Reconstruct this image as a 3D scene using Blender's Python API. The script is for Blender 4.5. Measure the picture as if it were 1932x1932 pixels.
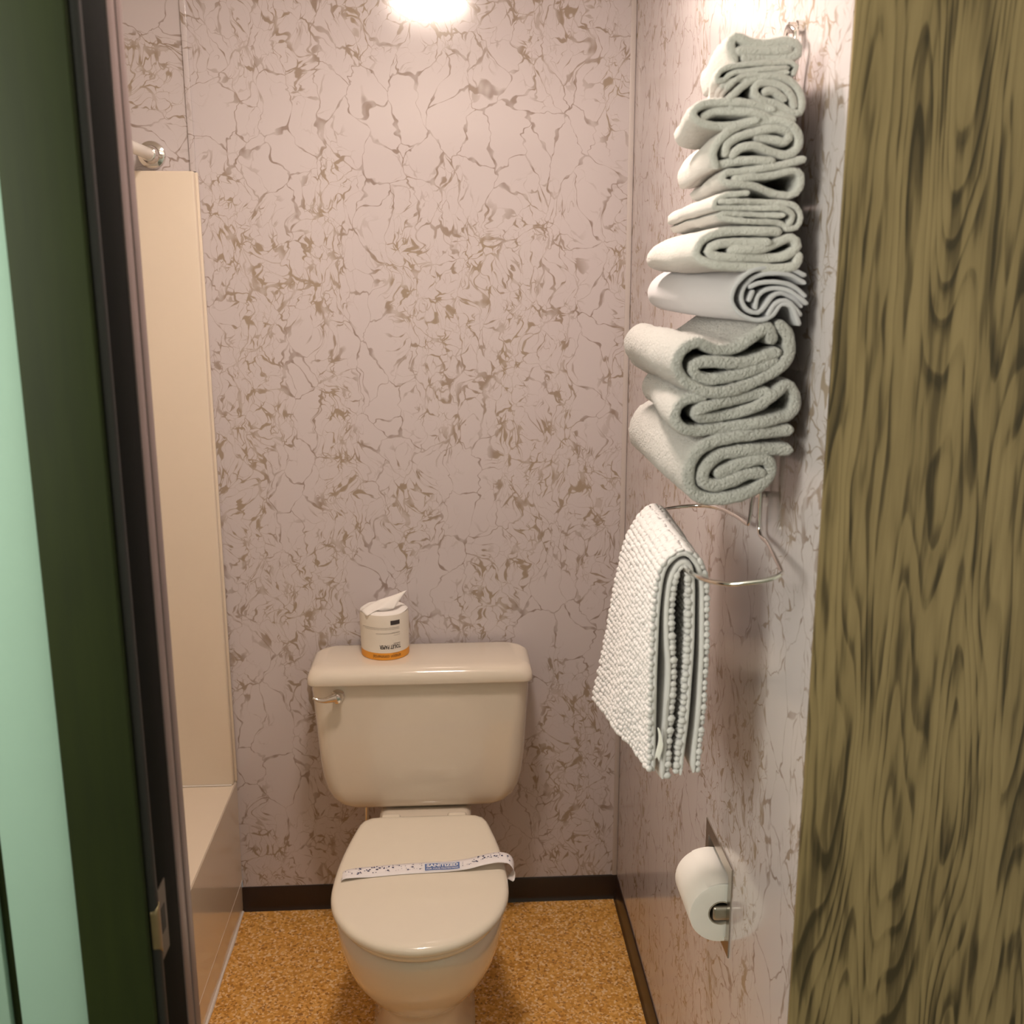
import bpy, bmesh, math, random
from mathutils import Vector, Matrix, noise

# ------------------------------------------------------------------ scene, camera, light, exposure
for o in list(bpy.data.objects):
    bpy.data.objects.remove(o, do_unlink=True)
S = bpy.context.scene
C = S.collection
PI = math.pi

PITCH, YAW, ROLL, FPX = .2223, .0583, -.0014, 1952.8
cam_d = bpy.data.cameras.new('camera')
cam = bpy.data.objects.new('camera', cam_d)
C.objects.link(cam)
fw = Vector((math.sin(YAW)*math.cos(PITCH), math.cos(YAW)*math.cos(PITCH), -math.sin(PITCH)))
rt = Vector((math.cos(YAW), -math.sin(YAW), 0))
up = rt.cross(fw)
r2 = math.cos(ROLL)*rt + math.sin(ROLL)*up
u2 = -math.sin(ROLL)*rt + math.cos(ROLL)*up
cam.matrix_world = Matrix(((r2.x, u2.x, -fw.x, 0), (r2.y, u2.y, -fw.y, -2.431), (r2.z, u2.z, -fw.z, 1.6), (0, 0, 0, 1)))
cam_d.sensor_width = 36
cam_d.lens = 36*FPX/1932
cam_d.clip_start = .01
cam_d.dof.use_dof = True
cam_d.dof.focus_distance = 1.9
cam_d.dof.aperture_fstop = 6.5
S.camera = cam

W = bpy.data.worlds.new('world')
S.world = W
W.use_nodes = True
W.node_tree.nodes['Background'].inputs[0].default_value = (.9, .92, .85, 1)
W.node_tree.nodes['Background'].inputs[1].default_value = .3

# daylight arriving through the window of the room behind the camera
ad = bpy.data.lights.new('window_daylight', 'AREA')
ad.shape = 'RECTANGLE'
ad.size = 1.0
ad.size_y = .85
ad.energy = 36
ad.color = (1, .99, .86)
al = bpy.data.objects.new('window_daylight', ad)
al.location = (-1.33, -2.45, 1.95)
al.rotation_euler = (PI/2, 0, -PI/2)
C.objects.link(al)

LAMP = (-.05, -.90, 2.44)
LAMP_STRENGTH = 120

vs = S.view_settings
vs.view_transform = 'Standard'
vs.look = 'None'
vs.gamma = 1
vs.use_curve_mapping = False
vs.exposure = 0.17
S.cycles.max_bounces = 8
S.cycles.adaptive_threshold = .02

XR = .4174        # right wall plane
XT = -.5595       # tub apron at the floor
CEIL = 2.44

# ------------------------------------------------------------------ node helpers
class NT:
    def __init__(s, name):
        s.m = bpy.data.materials.new(name)
        s.m.use_nodes = True
        s.t = s.m.node_tree
        s.b = s.t.nodes['Principled BSDF']
    def n(s, typ, **kw):
        nd = s.t.nodes.new(typ)
        for k, v in kw.items():
            setattr(nd, k, v)
        return nd
    def l(s, a, b):
        s.t.links.new(a, b)
    def math(s, op, a, b=None, clamp=False):
        nd = s.n('ShaderNodeMath', operation=op)
        nd.use_clamp = clamp
        for i, v in enumerate((a, b)):
            if v is None:
                continue
            if isinstance(v, (int, float)):
                nd.inputs[i].default_value = v
            else:
                s.l(v, nd.inputs[i])
        return nd.outputs[0]
    def vmath(s, op, a, b):
        nd = s.n('ShaderNodeVectorMath', operation=op)
        for i, v in enumerate((a, b)):
            if isinstance(v, (tuple, list)):
                nd.inputs[i].default_value = v
            else:
                s.l(v, nd.inputs[i])
        return nd.outputs[0]
    def pos(s):
        return s.n('ShaderNodeNewGeometry').outputs['Position']
    def obj(s):
        return s.n('ShaderNodeTexCoord').outputs['Object']
    def noise(s, vec, scale, detail=2, rough=.5, out='Fac'):
        nd = s.n('ShaderNodeTexNoise')
        s.l(vec, nd.inputs['Vector'])
        nd.inputs['Scale'].default_value = scale
        nd.inputs['Detail'].default_value = detail
        nd.inputs['Roughness'].default_value = rough
        return nd.outputs[out]
    def voro(s, vec, scale, feature='F1', out='Distance'):
        nd = s.n('ShaderNodeTexVoronoi', feature=feature)
        s.l(vec, nd.inputs['Vector'])
        nd.inputs['Scale'].default_value = scale
        return nd.outputs[out]
    def ramp(s, fac, stops, interp='LINEAR'):
        nd = s.n('ShaderNodeValToRGB')
        nd.color_ramp.interpolation = interp
        e = nd.color_ramp.elements
        while len(e) < len(stops):
            e.new(.5)
        for i, (p, c) in enumerate(stops):
            e[i].position = p
            e[i].color = (c[0], c[1], c[2], 1) if not isinstance(c, (int, float)) else (c, c, c, 1)
        s.l(fac, nd.inputs[0])
        return nd.outputs[0]
    def mix(s, fac, a, b):
        nd = s.n('ShaderNodeMix', data_type='RGBA')
        for idx, v in ((0, fac), (6, a), (7, b)):
            if isinstance(v, (int, float)):
                nd.inputs[idx].default_value = v
            elif isinstance(v, (tuple, list)):
                nd.inputs[idx].default_value = (v[0], v[1], v[2], 1)
            else:
                s.l(v, nd.inputs[idx])
        return nd.outputs[2]
    def bump(s, h, strength, dist):
        nd = s.n('ShaderNodeBump')
        nd.inputs['Strength'].default_value = strength
        nd.inputs['Distance'].default_value = dist
        s.l(h, nd.inputs['Height'])
        s.l(nd.outputs[0], s.b.inputs['Normal'])
    def col(s, c):
        if isinstance(c, (tuple, list)):
            s.b.inputs['Base Color'].default_value = (c[0], c[1], c[2], 1)
        else:
            s.l(c, s.b.inputs['Base Color'])
    def set(s, rough=None, metal=None, spec=None, coat=None, coat_r=None, sheen=None, trans=None, sss=None):
        for k, v in (('Roughness', rough), ('Metallic', metal), ('Specular IOR Level', spec), ('Coat Weight', coat),
                     ('Coat Roughness', coat_r), ('Sheen Weight', sheen), ('Transmission Weight', trans), ('Subsurface Weight', sss)):
            if v is not None:
                s.b.inputs[k].default_value = v

def plain(name, c, rough=.5, metal=0, **kw):
    t = NT(name)
    # faint tonal variation keeps every surface procedural
    nz = t.noise(t.obj(), 40, 3)
    t.col(t.mix(t.math('MULTIPLY', nz, .18), c, tuple(x*.86 for x in c)))
    t.set(rough=rough, metal=metal, **kw)
    return t.m

def marble(name, axis):
    """white laminate board printed with crackled gold-brown veins. axis: which world axes run across/up the board"""
    t = NT(name)
    p = t.n('ShaderNodeSeparateXYZ')
    t.l(t.pos(), p.inputs[0])
    u = {'x': p.outputs[0], 'y': p.outputs[1], 'z': p.outputs[2]}
    a, b = u[axis[0]], u[axis[1]]
    cmb = t.n('ShaderNodeCombineXYZ')
    t.l(a, cmb.inputs[0]); t.l(b, cmb.inputs[1])
    v0 = cmb.outputs[0]
    def shifted(v, sc, amp, det=2):
        nz = t.noise(v, sc, det, .55, 'Color')
        c = t.vmath('SUBTRACT', nz, (.5, .5, .5))
        c = t.vmath('MULTIPLY', c, (amp, amp, 0))
        return t.vmath('ADD', v, c)
    def scaled(v, sx, sy, ox=0, oy=0):
        return t.vmath('ADD', t.vmath('MULTIPLY', v, (sx, sy, 1)), (ox, oy, 0))
    vv = shifted(shifted(v0, 8, .11, 1), 42, .024, 1)
    # thickness fields
    w1 = t.noise(scaled(v0, 1, .6, 3, 7), 30, 1)
    w2 = t.noise(scaled(v0, 1, .7, 13, 2), 38, 1)
    w3 = t.noise(scaled(v0, 1, .40, 1, 5), 6.5, 1)
    def lines(vec, scale, wfield, lo, gain, base):
        d = t.voro(vec, scale, 'DISTANCE_TO_EDGE')
        wd = t.math('ADD', t.math('MULTIPLY', t.math('MAXIMUM', t.math('SUBTRACT', wfield, lo), 0), gain), base)
        q = t.math('DIVIDE', d, wd)
        return t.math('SUBTRACT', 1, t.math('MULTIPLY', t.math('SUBTRACT', q, .6), 2.0, True), True)
    L1 = lines(scaled(vv, 1, .62), 14, w1, .50, .20, .010)
    L2 = lines(scaled(vv, 1, .6, 4, 9), 31, w2, .49, .34, .010)
    L3 = lines(scaled(vv, 1, .55, 8, 3), 66, w1, .48, .44, .004)
    # squiggly contour lines
    cn = t.noise(scaled(vv, 1, .5, 2, 2), 24, 2, .6)
    cl = t.math('ABSOLUTE', t.math('SUBTRACT', cn, .5))
    wd = t.math('MULTIPLY', t.math('MAXIMUM', t.math('SUBTRACT', w1, .56), 0), .075)
    L4 = t.math('GREATER_THAN', wd, cl)
    # brushed flakes
    fk = t.noise(scaled(vv, 1, .40, 6, 1), 46, 1)
    L5 = t.math('MULTIPLY', t.math('SUBTRACT', fk, .755), 40, True)
    dens = t.ramp(w3, [(.40, .0), (.50, 1)])
    v = t.math('MAXIMUM', L1, t.math('MULTIPLY', L2, dens))
    v = t.math('MAXIMUM', v, t.math('MULTIPLY', L3, t.ramp(w3, [(.47, 0), (.56, 1)])))
    v = t.math('MAXIMUM', v, t.math('MULTIPLY', L4, dens))
    v = t.math('MAXIMUM', v, t.math('MULTIPLY', L5, dens))
    fade = t.ramp(w2, [(.34, .30), (.6, .85)])
    v = t.math('MULTIPLY', v, fade)
    tone = t.ramp(w3, [(.4, (.27, .20, .165)), (.6, (.32, .24, .16))])
    base = (.60, .545, .555)
    t.col(t.mix(v, base, tone))
    t.set(rough=.135, spec=.5)
    return t.m

def oak(name):
    """printed oak panel, cathedral grain running up the board"""
    t = NT(name)
    p = t.pos()
    wob = t.vmath('MULTIPLY', t.vmath('SUBTRACT', t.noise(t.vmath('MULTIPLY', p, (1, 1, .45)), 9, 2, .5, 'Color'), (.5, .5, .5)), (.017, .017, .0))
    q = t.vmath('ADD', p, wob)
    n0 = t.noise(t.vmath('MULTIPLY', q, (1, 1, .075)), 66, 2, .55)
    n1 = t.noise(t.vmath('MULTIPLY', q, (1, 1, .10)), 13, 1, .35)
    rings = t.math('FRACT', t.math('MULTIPLY', n1, 22))
    saw = t.ramp(rings, [(0, .1), (.12, .0), (.30, .6), (.5, .9), (.9, 1), (1, .1)])
    n2 = t.noise(t.vmath('MULTIPLY', q, (1, 1, .05)), 170, 2, .6)
    lens = t.ramp(n0, [(.37, 0), (.50, .55), (.62, 1)])
    f = t.math('ADD', t.math('MULTIPLY', saw, .30), t.math('MULTIPLY', n2, .30))
    f = t.math('ADD', f, t.math('MULTIPLY', lens, .48))
    c = t.ramp(f, [(.22, (.050, .035, .015)), (.42, (.125, .088, .040)), (.60, (.240, .172, .080)), (.95, (.320, .232, .112))])
    t.col(c)
    t.set(rough=.42, spec=.4)
    t.bump(f, .08, .001)
    return t.m

def stained(name, c1, c2, rough, spec=.5):
    t = NT(name)
    p = t.pos()
    n1 = t.noise(t.vmath('MULTIPLY', p, (1, 1, .08)), 90, 3)
    n2 = t.noise(p, 5, 2)
    t.col(t.mix(t.math('MULTIPLY', t.math('ADD', n1, n2), .6), c1, c2))
    t.set(rough=rough, spec=spec)
    t.bump(n1, .05, .0006)
    return t.m

def cork(name):
    t = NT(name)
    p = t.pos()
    wob = t.vmath('MULTIPLY', t.vmath('SUBTRACT', t.noise(p, 120, 2, .5, 'Color'), (.5, .5, .5)), (.008, .008, 0))
    q = t.vmath('ADD', p, wob)
    def chip(sc, lo, hi, ox):
        c = t.n('ShaderNodeSeparateColor')
        t.l(t.voro(t.vmath('ADD', q, (ox, 0, 0)), sc, 'F1', 'Color'), c.inputs[0])
        return c.outputs[0], c.outputs[1]
    r1, g1 = chip(150, 0, 0, 0)
    r2_, g2 = chip(215, 0, 0, 3.3)
    base = t.ramp(r1, [(0, (.56, .26, .045)), (.4, (.72, .36, .075)), (.8, (.82, .44, .11)), (1, (.93, .58, .22))])
    light = t.math('GREATER_THAN', g2, .82)
    dark = t.math('GREATER_THAN', r2_, .90)
    c = t.mix(t.math('MULTIPLY', light, .75), base, (.98, .74, .46))
    c = t.mix(t.math('MULTIPLY', dark, .8), c, (.30, .115, .02))
    big = t.noise(p, 14, 2)
    c = t.mix(t.math('MULTIPLY', big, .3), c, (.60, .29, .065))
    t.col(c)
    t.set(rough=.33, spec=.4)
    t.bump(r1, .05, .001)
    return t.m

def terry(name, c, fine=520, strength=.55):
    t = NT(name)
    p = t.obj()
    n1 = t.noise(p, fine, 2, .7)
    n2 = t.noise(p, fine*.35, 2, .6)
    h = t.math('ADD', n1, t.math('MULTIPLY', n2, .7))
    t.col(t.mix(t.math('MULTIPLY', n2, .35), c, tuple(x*.88 for x in c)))
    t.set(rough=1, spec=.05, sheen=.35)
    t.b.inputs['Sheen Roughness'].default_value = .6
    t.bump(h, strength, .005)
    return t.m

M = {}
M['marble'] = marble('marble_laminate', 'xz')
M['marble_side'] = marble('marble_laminate_side', 'yz')
M['marble_cross'] = marble('marble_laminate_cross', 'zx')
M['oak'] = oak('oak_panel')
M['cork'] = cork('cork_vinyl')
M['casing'] = stained('dark_casing_green_cast', (.026, .036, .006), (.011, .015, .004), .6, .2)  # dark-stained wood; the green cast of the hall light is put into the colour
M['jamb'] = stained('dark_jamb', (.010, .010, .010), (.005, .006, .005), .6, .02)
M['bead'] = stained('jamb_bead', (.016, .014, .013), (.008, .008, .008), .42)
M['stop'] = stained('mauve_jamb_strip', (.24, .17, .165), (.15, .105, .10), .35)
M['base'] = stained('dark_vinyl_base', (.030, .014, .010), (.018, .009, .007), .28)
M['mint'] = plain('white_wall_mint_cast', (.335, .495, .405), .6)  # white wall, with the daylight's mint cast put into its colour
M['corner'] = plain('corner_strip', (.58, .52, .50), .35)
M['edge'] = stained('dark_panel_edge', (.10, .07, .05), (.06, .042, .032), .4)
M['hall'] = plain('hall_paint', (.74, .75, .70), .7)
M['carpet'] = plain('hall_carpet', (.22, .22, .17), 1)
M['ceiling'] = plain('ceiling_paint', (.80, .78, .74), .8)
M['acrylic'] = plain('cream_acrylic', (.80, .69, .56), .14, coat=.3, coat_r=.05)
M['caulk'] = plain('white_caulk', (.82, .76, .70), .5)
M['china'] = plain('almond_china', (.76, .68, .57), .10, coat=.6, coat_r=.03)
M['seatplastic'] = plain('almond_seat_plastic', (.80, .73, .61), .16, coat=.4, coat_r=.05)
M['shade'] = plain('hole_shade', (.03, .025, .02), .9)
M['chrome'] = plain('chrome', (.78, .75, .72), .09, 1)
M['steel'] = plain('brushed_steel', (.52, .48, .43), .30, 1)
M['brass'] = plain('worn_brass', (.36, .27, .16), .3, 1)
M['bronze'] = plain('dark_bronze', (.07, .055, .04), .4, .6)
M['rod'] = plain('white_rod', (.82, .78, .72), .25)
M['paper'] = plain('tissue_paper', (.86, .83, .79), .95, spec=.1)
M['wrap'] = plain('printed_wrapper', (.84, .78, .69), .55)
M['orange'] = plain('orange_print', (.86, .36, .035), .5)
M['ink'] = plain('dark_ink', (.05, .04, .04), .6)
M['greyink'] = plain('grey_ink', (.30, .27, .24), .6)
M['brownink'] = plain('brown_ink', (.30, .12, .02), .6)
M['band'] = plain('white_paper_band', (.86, .83, .84), .75)
M['blue'] = plain('blue_print', (.10, .17, .40), .6)
M['navy'] = plain('navy_print', (.075, .08, .16), .6)
M['whiteink'] = plain('white_print', (.85, .85, .88), .6)
M['card'] = plain('grey_card', (.40, .34, .27), .9)
M['towel'] = terry('white_terry', (.62, .595, .565), 420, .5)
M['towel2'] = terry('soft_terry', (.53, .512, .49), 330, 1.0)
M['flat'] = terry('lilac_white_cotton', (.56, .545, .575), 900, .15)
M['chenille'] = terry('white_chenille', (.72, .69, .69), 700, .25)
t = NT('lamp_glass')
t.b.inputs['Base Color'].default_value = (.9, .88, .8, 1)
t.b.inputs['Emission Color'].default_value = (1, .83, .715, 1)
t.b.inputs['Emission Strength'].default_value = LAMP_STRENGTH
M['glow'] = t.m

# ------------------------------------------------------------------ mesh helpers
def mk(name, bm, mat, parent=None, smooth=True, kind=None, sharp=None):
    me = bpy.data.meshes.new(name)
    bmesh.ops.recalc_face_normals(bm, faces=bm.faces[:])
    for f in bm.faces:
        f.smooth = smooth
    bm.to_mesh(me)
    bm.free()
    me.materials.append(M[mat] if isinstance(mat, str) else mat)
    if smooth:
        try:
            me.set_sharp_from_angle(angle=math.radians(sharp or 38))
        except Exception:
            pass
    o = bpy.data.objects.new(name, me)
    C.objects.link(o)
    if parent:
        o.parent = parent
        o.matrix_parent_inverse = parent.matrix_world.inverted()
    if kind:
        o['kind'] = kind
    return o

def thing(name, label, cat, loc, group=None):
    o = bpy.data.objects.new(name, None)
    o.location = loc
    o.empty_display_size = .05
    C.objects.link(o)
    bpy.context.view_layer.update()
    tag(o, label, cat, group)
    return o

def tag(o, label, cat, group=None):
    o['label'] = label
    o['category'] = cat
    if group:
        o['group'] = group
    return o

def box(bm, x0, x1, y0, y1, z0, z1, bev=0, seg=2):
    v = [bm.verts.new(p) for p in ((x0, y0, z0), (x1, y0, z0), (x1, y1, z0), (x0, y1, z0), (x0, y0, z1), (x1, y0, z1), (x1, y1, z1), (x0, y1, z1))]
    fs = [bm.faces.new([v[i] for i in q]) for q in ((3, 2, 1, 0), (4, 5, 6, 7), (0, 1, 5, 4), (1, 2, 6, 5), (2, 3, 7, 6), (3, 0, 4, 7))]
    if bev:
        es = list({e for f in fs for e in f.edges})
        bmesh.ops.bevel(bm, geom=es, offset=bev, segments=seg, affect='EDGES', profile=.5)

def boxobj(name, dims, mat, parent=None, bev=0, kind=None, seg=2):
    bm = bmesh.new()
    box(bm, *dims, bev=bev, seg=seg)
    return mk(name, bm, mat, parent, kind=kind)

def loft(bm, rings, cap0=True, cap1=True, closed=True):
    vs = [[bm.verts.new(p) for p in r] for r in rings]
    n = len(vs[0])
    for a, b in zip(vs, vs[1:]):
        for i in range(n if closed else n-1):
            j = (i+1) % n
            bm.faces.new((a[i], a[j], b[j], b[i]))
    if cap0:
        bm.faces.new(vs[0][::-1])
    if cap1:
        bm.faces.new(vs[-1])
    return vs

def smooth_path(pts, step):
    pts = [Vector(p) for p in pts]
    P = [pts[0]*2-pts[1]] + pts + [pts[-1]*2-pts[-2]]
    out = []
    for i in range(1, len(P)-2):
        p0, p1, p2, p3 = P[i-1], P[i], P[i+1], P[i+2]
        k = max(1, int((p2-p1).length/step))
        for j in range(k):
            s = j/k
            out.append(.5*((2*p1)+(p2-p0)*s+(2*p0-5*p1+4*p2-p3)*s*s+(3*p1-p0-3*p2+p3)*s**3))
    out.append(pts[-1])
    return out

def tube(bm, pts, r, n=10, step=.004, smooth=True, caps=True):
    pts = smooth_path(pts, step) if smooth else [Vector(p) for p in pts]
    rings = []
    nrm = None
    for i, p in enumerate(pts):
        d = (pts[min(i+1, len(pts)-1)]-pts[max(i-1, 0)]).normalized()
        if nrm is None:
            nrm = d.orthogonal().normalized()
        nrm = (nrm-d*nrm.dot(d)).normalized()
        b = d.cross(nrm)
        rr = r(i/(len(pts)-1)) if callable(r) else r
        rings.append([p+(nrm*math.cos(a)+b*math.sin(a))*rr for a in (2*PI*k/n for k in range(n))])
    loft(bm, rings, caps, caps)

def lathe(bm, prof, origin, axis, n=32, cap0=True, cap1=True):
    """prof: (radius, distance along axis)"""
    ax = Vector(axis).normalized()
    e1 = ax.orthogonal().normalized()
    e2 = ax.cross(e1)
    o = Vector(origin)
    loft(bm, [[o+ax*h+(e1*math.cos(2*PI*k/n)+e2*math.sin(2*PI*k/n))*r for k in range(n)] for r, h in prof], cap0, cap1)

def quadgrid(bm, fn, nu, nv):
    g = [[bm.verts.new(fn(i/nu, j/nv)) for j in range(nv+1)] for i in range(nu+1)]
    for i in range(nu):
        for j in range(nv):
            bm.faces.new((g[i][j], g[i+1][j], g[i+1][j+1], g[i][j+1]))
    return g

def lerp_table(tab, z):
    if z >= tab[0][0]:
        return tab[0][1]
    for (z0, x0), (z1, x1) in zip(tab, tab[1:]):
        if z >= z1:
            s = (z0-z)/(z0-z1)
            return x0+(x1-x0)*s
    return tab[-1][1]

def rrect(cx, hw, y0, y1, r, z, n=8):
    """rounded rectangle ring, y0<y1"""
    out = []
    r = min(r, hw*.99, (y1-y0)*.49)
    for ccx, ccy, a0 in ((cx+hw-r, y1-r, 0), (cx-hw+r, y1-r, PI/2), (cx-hw+r, y0+r, PI), (cx+hw-r, y0+r, 1.5*PI)):
        for k in range(n+1):
            a = a0+PI/2*k/n
            out.append(Vector((ccx+r*math.cos(a), ccy+r*math.sin(a), z)))
    return out

# ------------------------------------------------------------------ the room shell
boxobj('floor', (-1.40, XR+.10, -1.44, .10, -.05, 0), 'cork', kind='structure')
boxobj('ceiling', (-1.40, XR+.10, -1.44, .10, CEIL, CEIL+.05), 'ceiling', kind='structure')
boxobj('wall_back', (-.5555, XR+.10, 0, .06, 0, CEIL), 'marble', kind='structure')
boxobj('wall_alcove', (-1.40, -.5665, 0, .06, 0, CEIL), 'marble_cross', kind='structure')
boxobj('trim_1', (-.5669, -.5551, -.006, .06, 1.83, CEIL), 'marble', bev=.001, kind='structure')
boxobj('trim_2', (XR-.0125, XR-.0008, -.0025, .0, .066, CEIL), 'corner', bev=.0008, kind='structure')
boxobj('wall_left', (-1.40, -1.34, -1.36, 0, 0, CEIL), 'acrylic', kind='structure')

# right wall, cut open for the recessed paper holder
HY0, HY1, HZ0, HZ1 = -1.026, -.893, .588, .705
bm = bmesh.new()
ys = [-1.305, HY0, HY1, 0]
zs = [0, HZ0, HZ1, CEIL]
for i in range(3):
    for j in range(3):
        if i == 1 and j == 1:
            continue
        bm.faces.new([bm.verts.new(p) for p in ((XR, ys[i], zs[j]), (XR, ys[i], zs[j+1]), (XR, ys[i+1], zs[j+1]), (XR, ys[i+1], zs[j]))])
bmesh.ops.remove_doubles(bm, verts=bm.verts[:], dist=1e-5)
ret = bmesh.ops.extrude_face_region(bm, geom=bm.faces[:])
bmesh.ops.translate(bm, verts=[g for g in ret['geom'] if isinstance(g, bmesh.types.BMVert)], vec=(.07, 0, 0))
mk('wall_right', bm, 'marble_side', smooth=False, kind='structure')

# front partition, room side faced with oak print; oak edge trim
boxobj('wall_front_right', (XR+.0004, 1.30, -1.3095, -1.3055, 0, CEIL), 'oak', kind='structure')
boxobj('wall_front_core', (XR+.0705, 1.30, -1.3053, -1.26, 0, CEIL), 'hall', kind='structure')
boxobj('wall_front_left', (-1.40, -.345, -1.42, -1.31, 0, CEIL), 'hall', kind='structure')
boxobj('wall_front_header', (-.345, XR, -1.42, -1.31, 2.06, CEIL), 'hall', kind='structure')
# door frame on the left of the opening
jam = boxobj('door_1', (-.345, -.3205, -1.432, -1.351, 0, 2.06), 'jamb', bev=.003, kind='structure', seg=3)
bm = bmesh.new()
box(bm, -.345, -.3195, -1.3505, -1.326, 0, 2.06, .0025)
mk('jamb_strip', bm, 'stop', jam)
bm = bmesh.new()
box(bm, -.345, -.3185, -1.3255, -1.305, 0, 2.06, .002)
mk('jamb_strip', bm, 'stop', jam)
# rounded bead at the room side corner of the jamb
bm = bmesh.new()
tube(bm, [(-.3262, -1.4275, 0), (-.3262, -1.4275, 2.06)], .0068, 20, 3, smooth=False)
mk('corner_bead', bm, 'bead', jam)
# strike plate let into the jamb, its lip curling round the bead
bm = bmesh.new()
SZ0, SZ1 = .893, .953
def lip(u, v):
    # u: round the bead towards the room, v: up
    k = max(0, abs(v-.5)*2-.6)/.4
    th = u*PI*.52
    r = .0080
    z = SZ0+(SZ1-SZ0)*v
    return (-.3262+r*math.cos(th), -1.4275-r*math.sin(th)*(1-.25*k*k), z-(.008*k*k if v > .5 else -.008*k*k)*math.sin(th))
quadgrid(bm, lip, 12, 14)
lipo = bm
bm = bmesh.new()
box(bm, -.3206, -.3192, -1.4270, -1.4000, SZ0-.012, SZ1+.012, .0006, 1)
sp = mk('strike_plate', bm, 'bronze', jam)
sl = mk('lip', lipo, 'brass', sp)
sm = sl.modifiers.new('solid', 'SOLIDIFY'); sm.thickness = .0012
bm = bmesh.new()
box(bm, -.3199, -.3188, -1.4215, -1.4080, .910, .940)
mk('latch_hole_shade', bm, 'shade', sp)  # solid dark block on the plate, standing in for the shade inside the hole
# casing on the hall side and the white-painted boards beside it
boxobj('trim_4', (-.4008, -.3285, -1.4400, -1.4195, 0, 2.12), 'casing', bev=.003, kind='structure', seg=3)
boxobj('trim_5', (-.4725, -.4010, -1.4330, -1.4195, 0, CEIL), 'mint', bev=.0015, kind='structure')
boxobj('trim_6', (-.4840, -.4727, -1.4245, -1.4195, 0, CEIL), 'casing', kind='structure')
boxobj('wall_hall_front', (-1.25, -.4842, -1.4330, -1.4195, 0, CEIL), 'mint', bev=.0015, kind='structure')

# the room the photographer stands in
boxobj('floor_hall', (-1.31, 1.30, -4.60, -1.44, -.05, 0), 'carpet', kind='structure')
boxobj('ceiling_hall', (-1.31, 1.30, -4.60, -1.44, CEIL, CEIL+.05), 'ceiling', kind='structure')
boxobj('wall_hall_back', (-1.31, 1.36, -4.60, -4.54, 0, CEIL), 'hall', kind='structure')
boxobj('wall_hall_right', (1.30, 1.36, -4.54, -1.30, 0, CEIL), 'hall', kind='structure')
bm = bmesh.new()
for d in ((-4.54, -3.0, 0, CEIL), (-1.90, -1.434, 0, CEIL), (-3.0, -1.90, 0, 1.50), (-3.0, -1.90, 2.40, CEIL)):
    box(bm, -1.31, -1.25, d[0], d[1], d[2], d[3])
mk('wall_hall_left', bm, 'hall', smooth=False, kind='structure')
bm = bmesh.new()
for d in ((-3.0, -2.96, 1.50, 2.40), (-1.94, -1.90, 1.50, 2.40), (-2.96, -1.94, 1.50, 1.54), (-2.96, -1.94, 2.36, 2.40), (-2.465, -2.435, 1.54, 2.36)):
    box(bm, -1.30, -1.26, d[0], d[1], d[2], d[3])
mk('window_1', bm, 'rod', smooth=False, kind='structure')

# cove baseboards
def cove(name, a, b, nrm, h=.0665):
    bm = bmesh.new()
    prof = [(0, h), (.0022, h), (.0040, h-.004), (.0045, .014), (.0060, .006), (.0095, 0), (0, 0)]
    d = Vector(nrm)
    loft(bm, [[Vector(p)+d*u+Vector((0, 0, z)) for u, z in prof] for p in (a, b)])
    return mk(name, bm, 'base', kind='structure')
cove('baseboard_back', (XT+.002, 0, 0), (XR, 0, 0), (0, -1, 0))
cove('baseboard_right', (XR, -.004, 0), (XR, -1.304, 0), (-1, 0, 0))

# ------------------------------------------------------------------ bathtub and its surround
tub = thing('bathtub', 'cream bathtub with a flat apron along the left wall', 'bathtub', (-.95, -.67, 0))
RZ = .368
XF, XB = -.5551, -1.339
bm = bmesh.new()
outer = rrect((XF+XB)/2, (XF-XB)/2, -1.303, -.002, .004, RZ, 6)
inner = rrect((XF+XB)/2+.005, (XF-XB)/2-.085, -1.22, -.17, .12, RZ, 6)
inner2 = [Vector((p.x*.97-.0285, p.y*.97-.02, RZ-.02)) for p in inner]
bot = [Vector(((p.x+.945)*.82-.945, (p.y+.69)*.80-.69, .07)) for p in inner]
bot0 = [Vector(((p.x+.945)*.88-.945, (p.y+.69)*.86-.69, .12)) for p in inner]
loft(bm, [outer, inner, inner2, bot0, bot], cap0=False, cap1=True)
rim = mk('rim', bm, 'acrylic', tub)
bm = bmesh.new()
ap = [(XF, RZ), (XF+.002, RZ-.004), (-.5540, .30), (-.5555, .0905), (-.5575, .0875), (-.5585, .0), (-.60, 0), (-.60, RZ-.001), (XF-.01, RZ-.0005)]
loft(bm, [[Vector((x, y, z)) for x, z in ap] for y in (-1.303, -.003)])
mk('apron', bm, 'acrylic', tub, sharp=20)
bm = bmesh.new()
tube(bm, [(-.5562, -1.303, .0890), (-.5562, -.003, .0890)], .0013, 8, 3, smooth=False)
mk('apron_seam', bm, 'caulk', tub)
bm = bmesh.new()
tube(bm, [(-.5570, -1.303, .0022), (-.5572, -.6, .0030), (-.5570, -.012, .0022)], lambda s: .0042+.0012*math.sin(s*37), 8, .02)
mk('caulk_bead', bm, 'caulk', tub)

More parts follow.
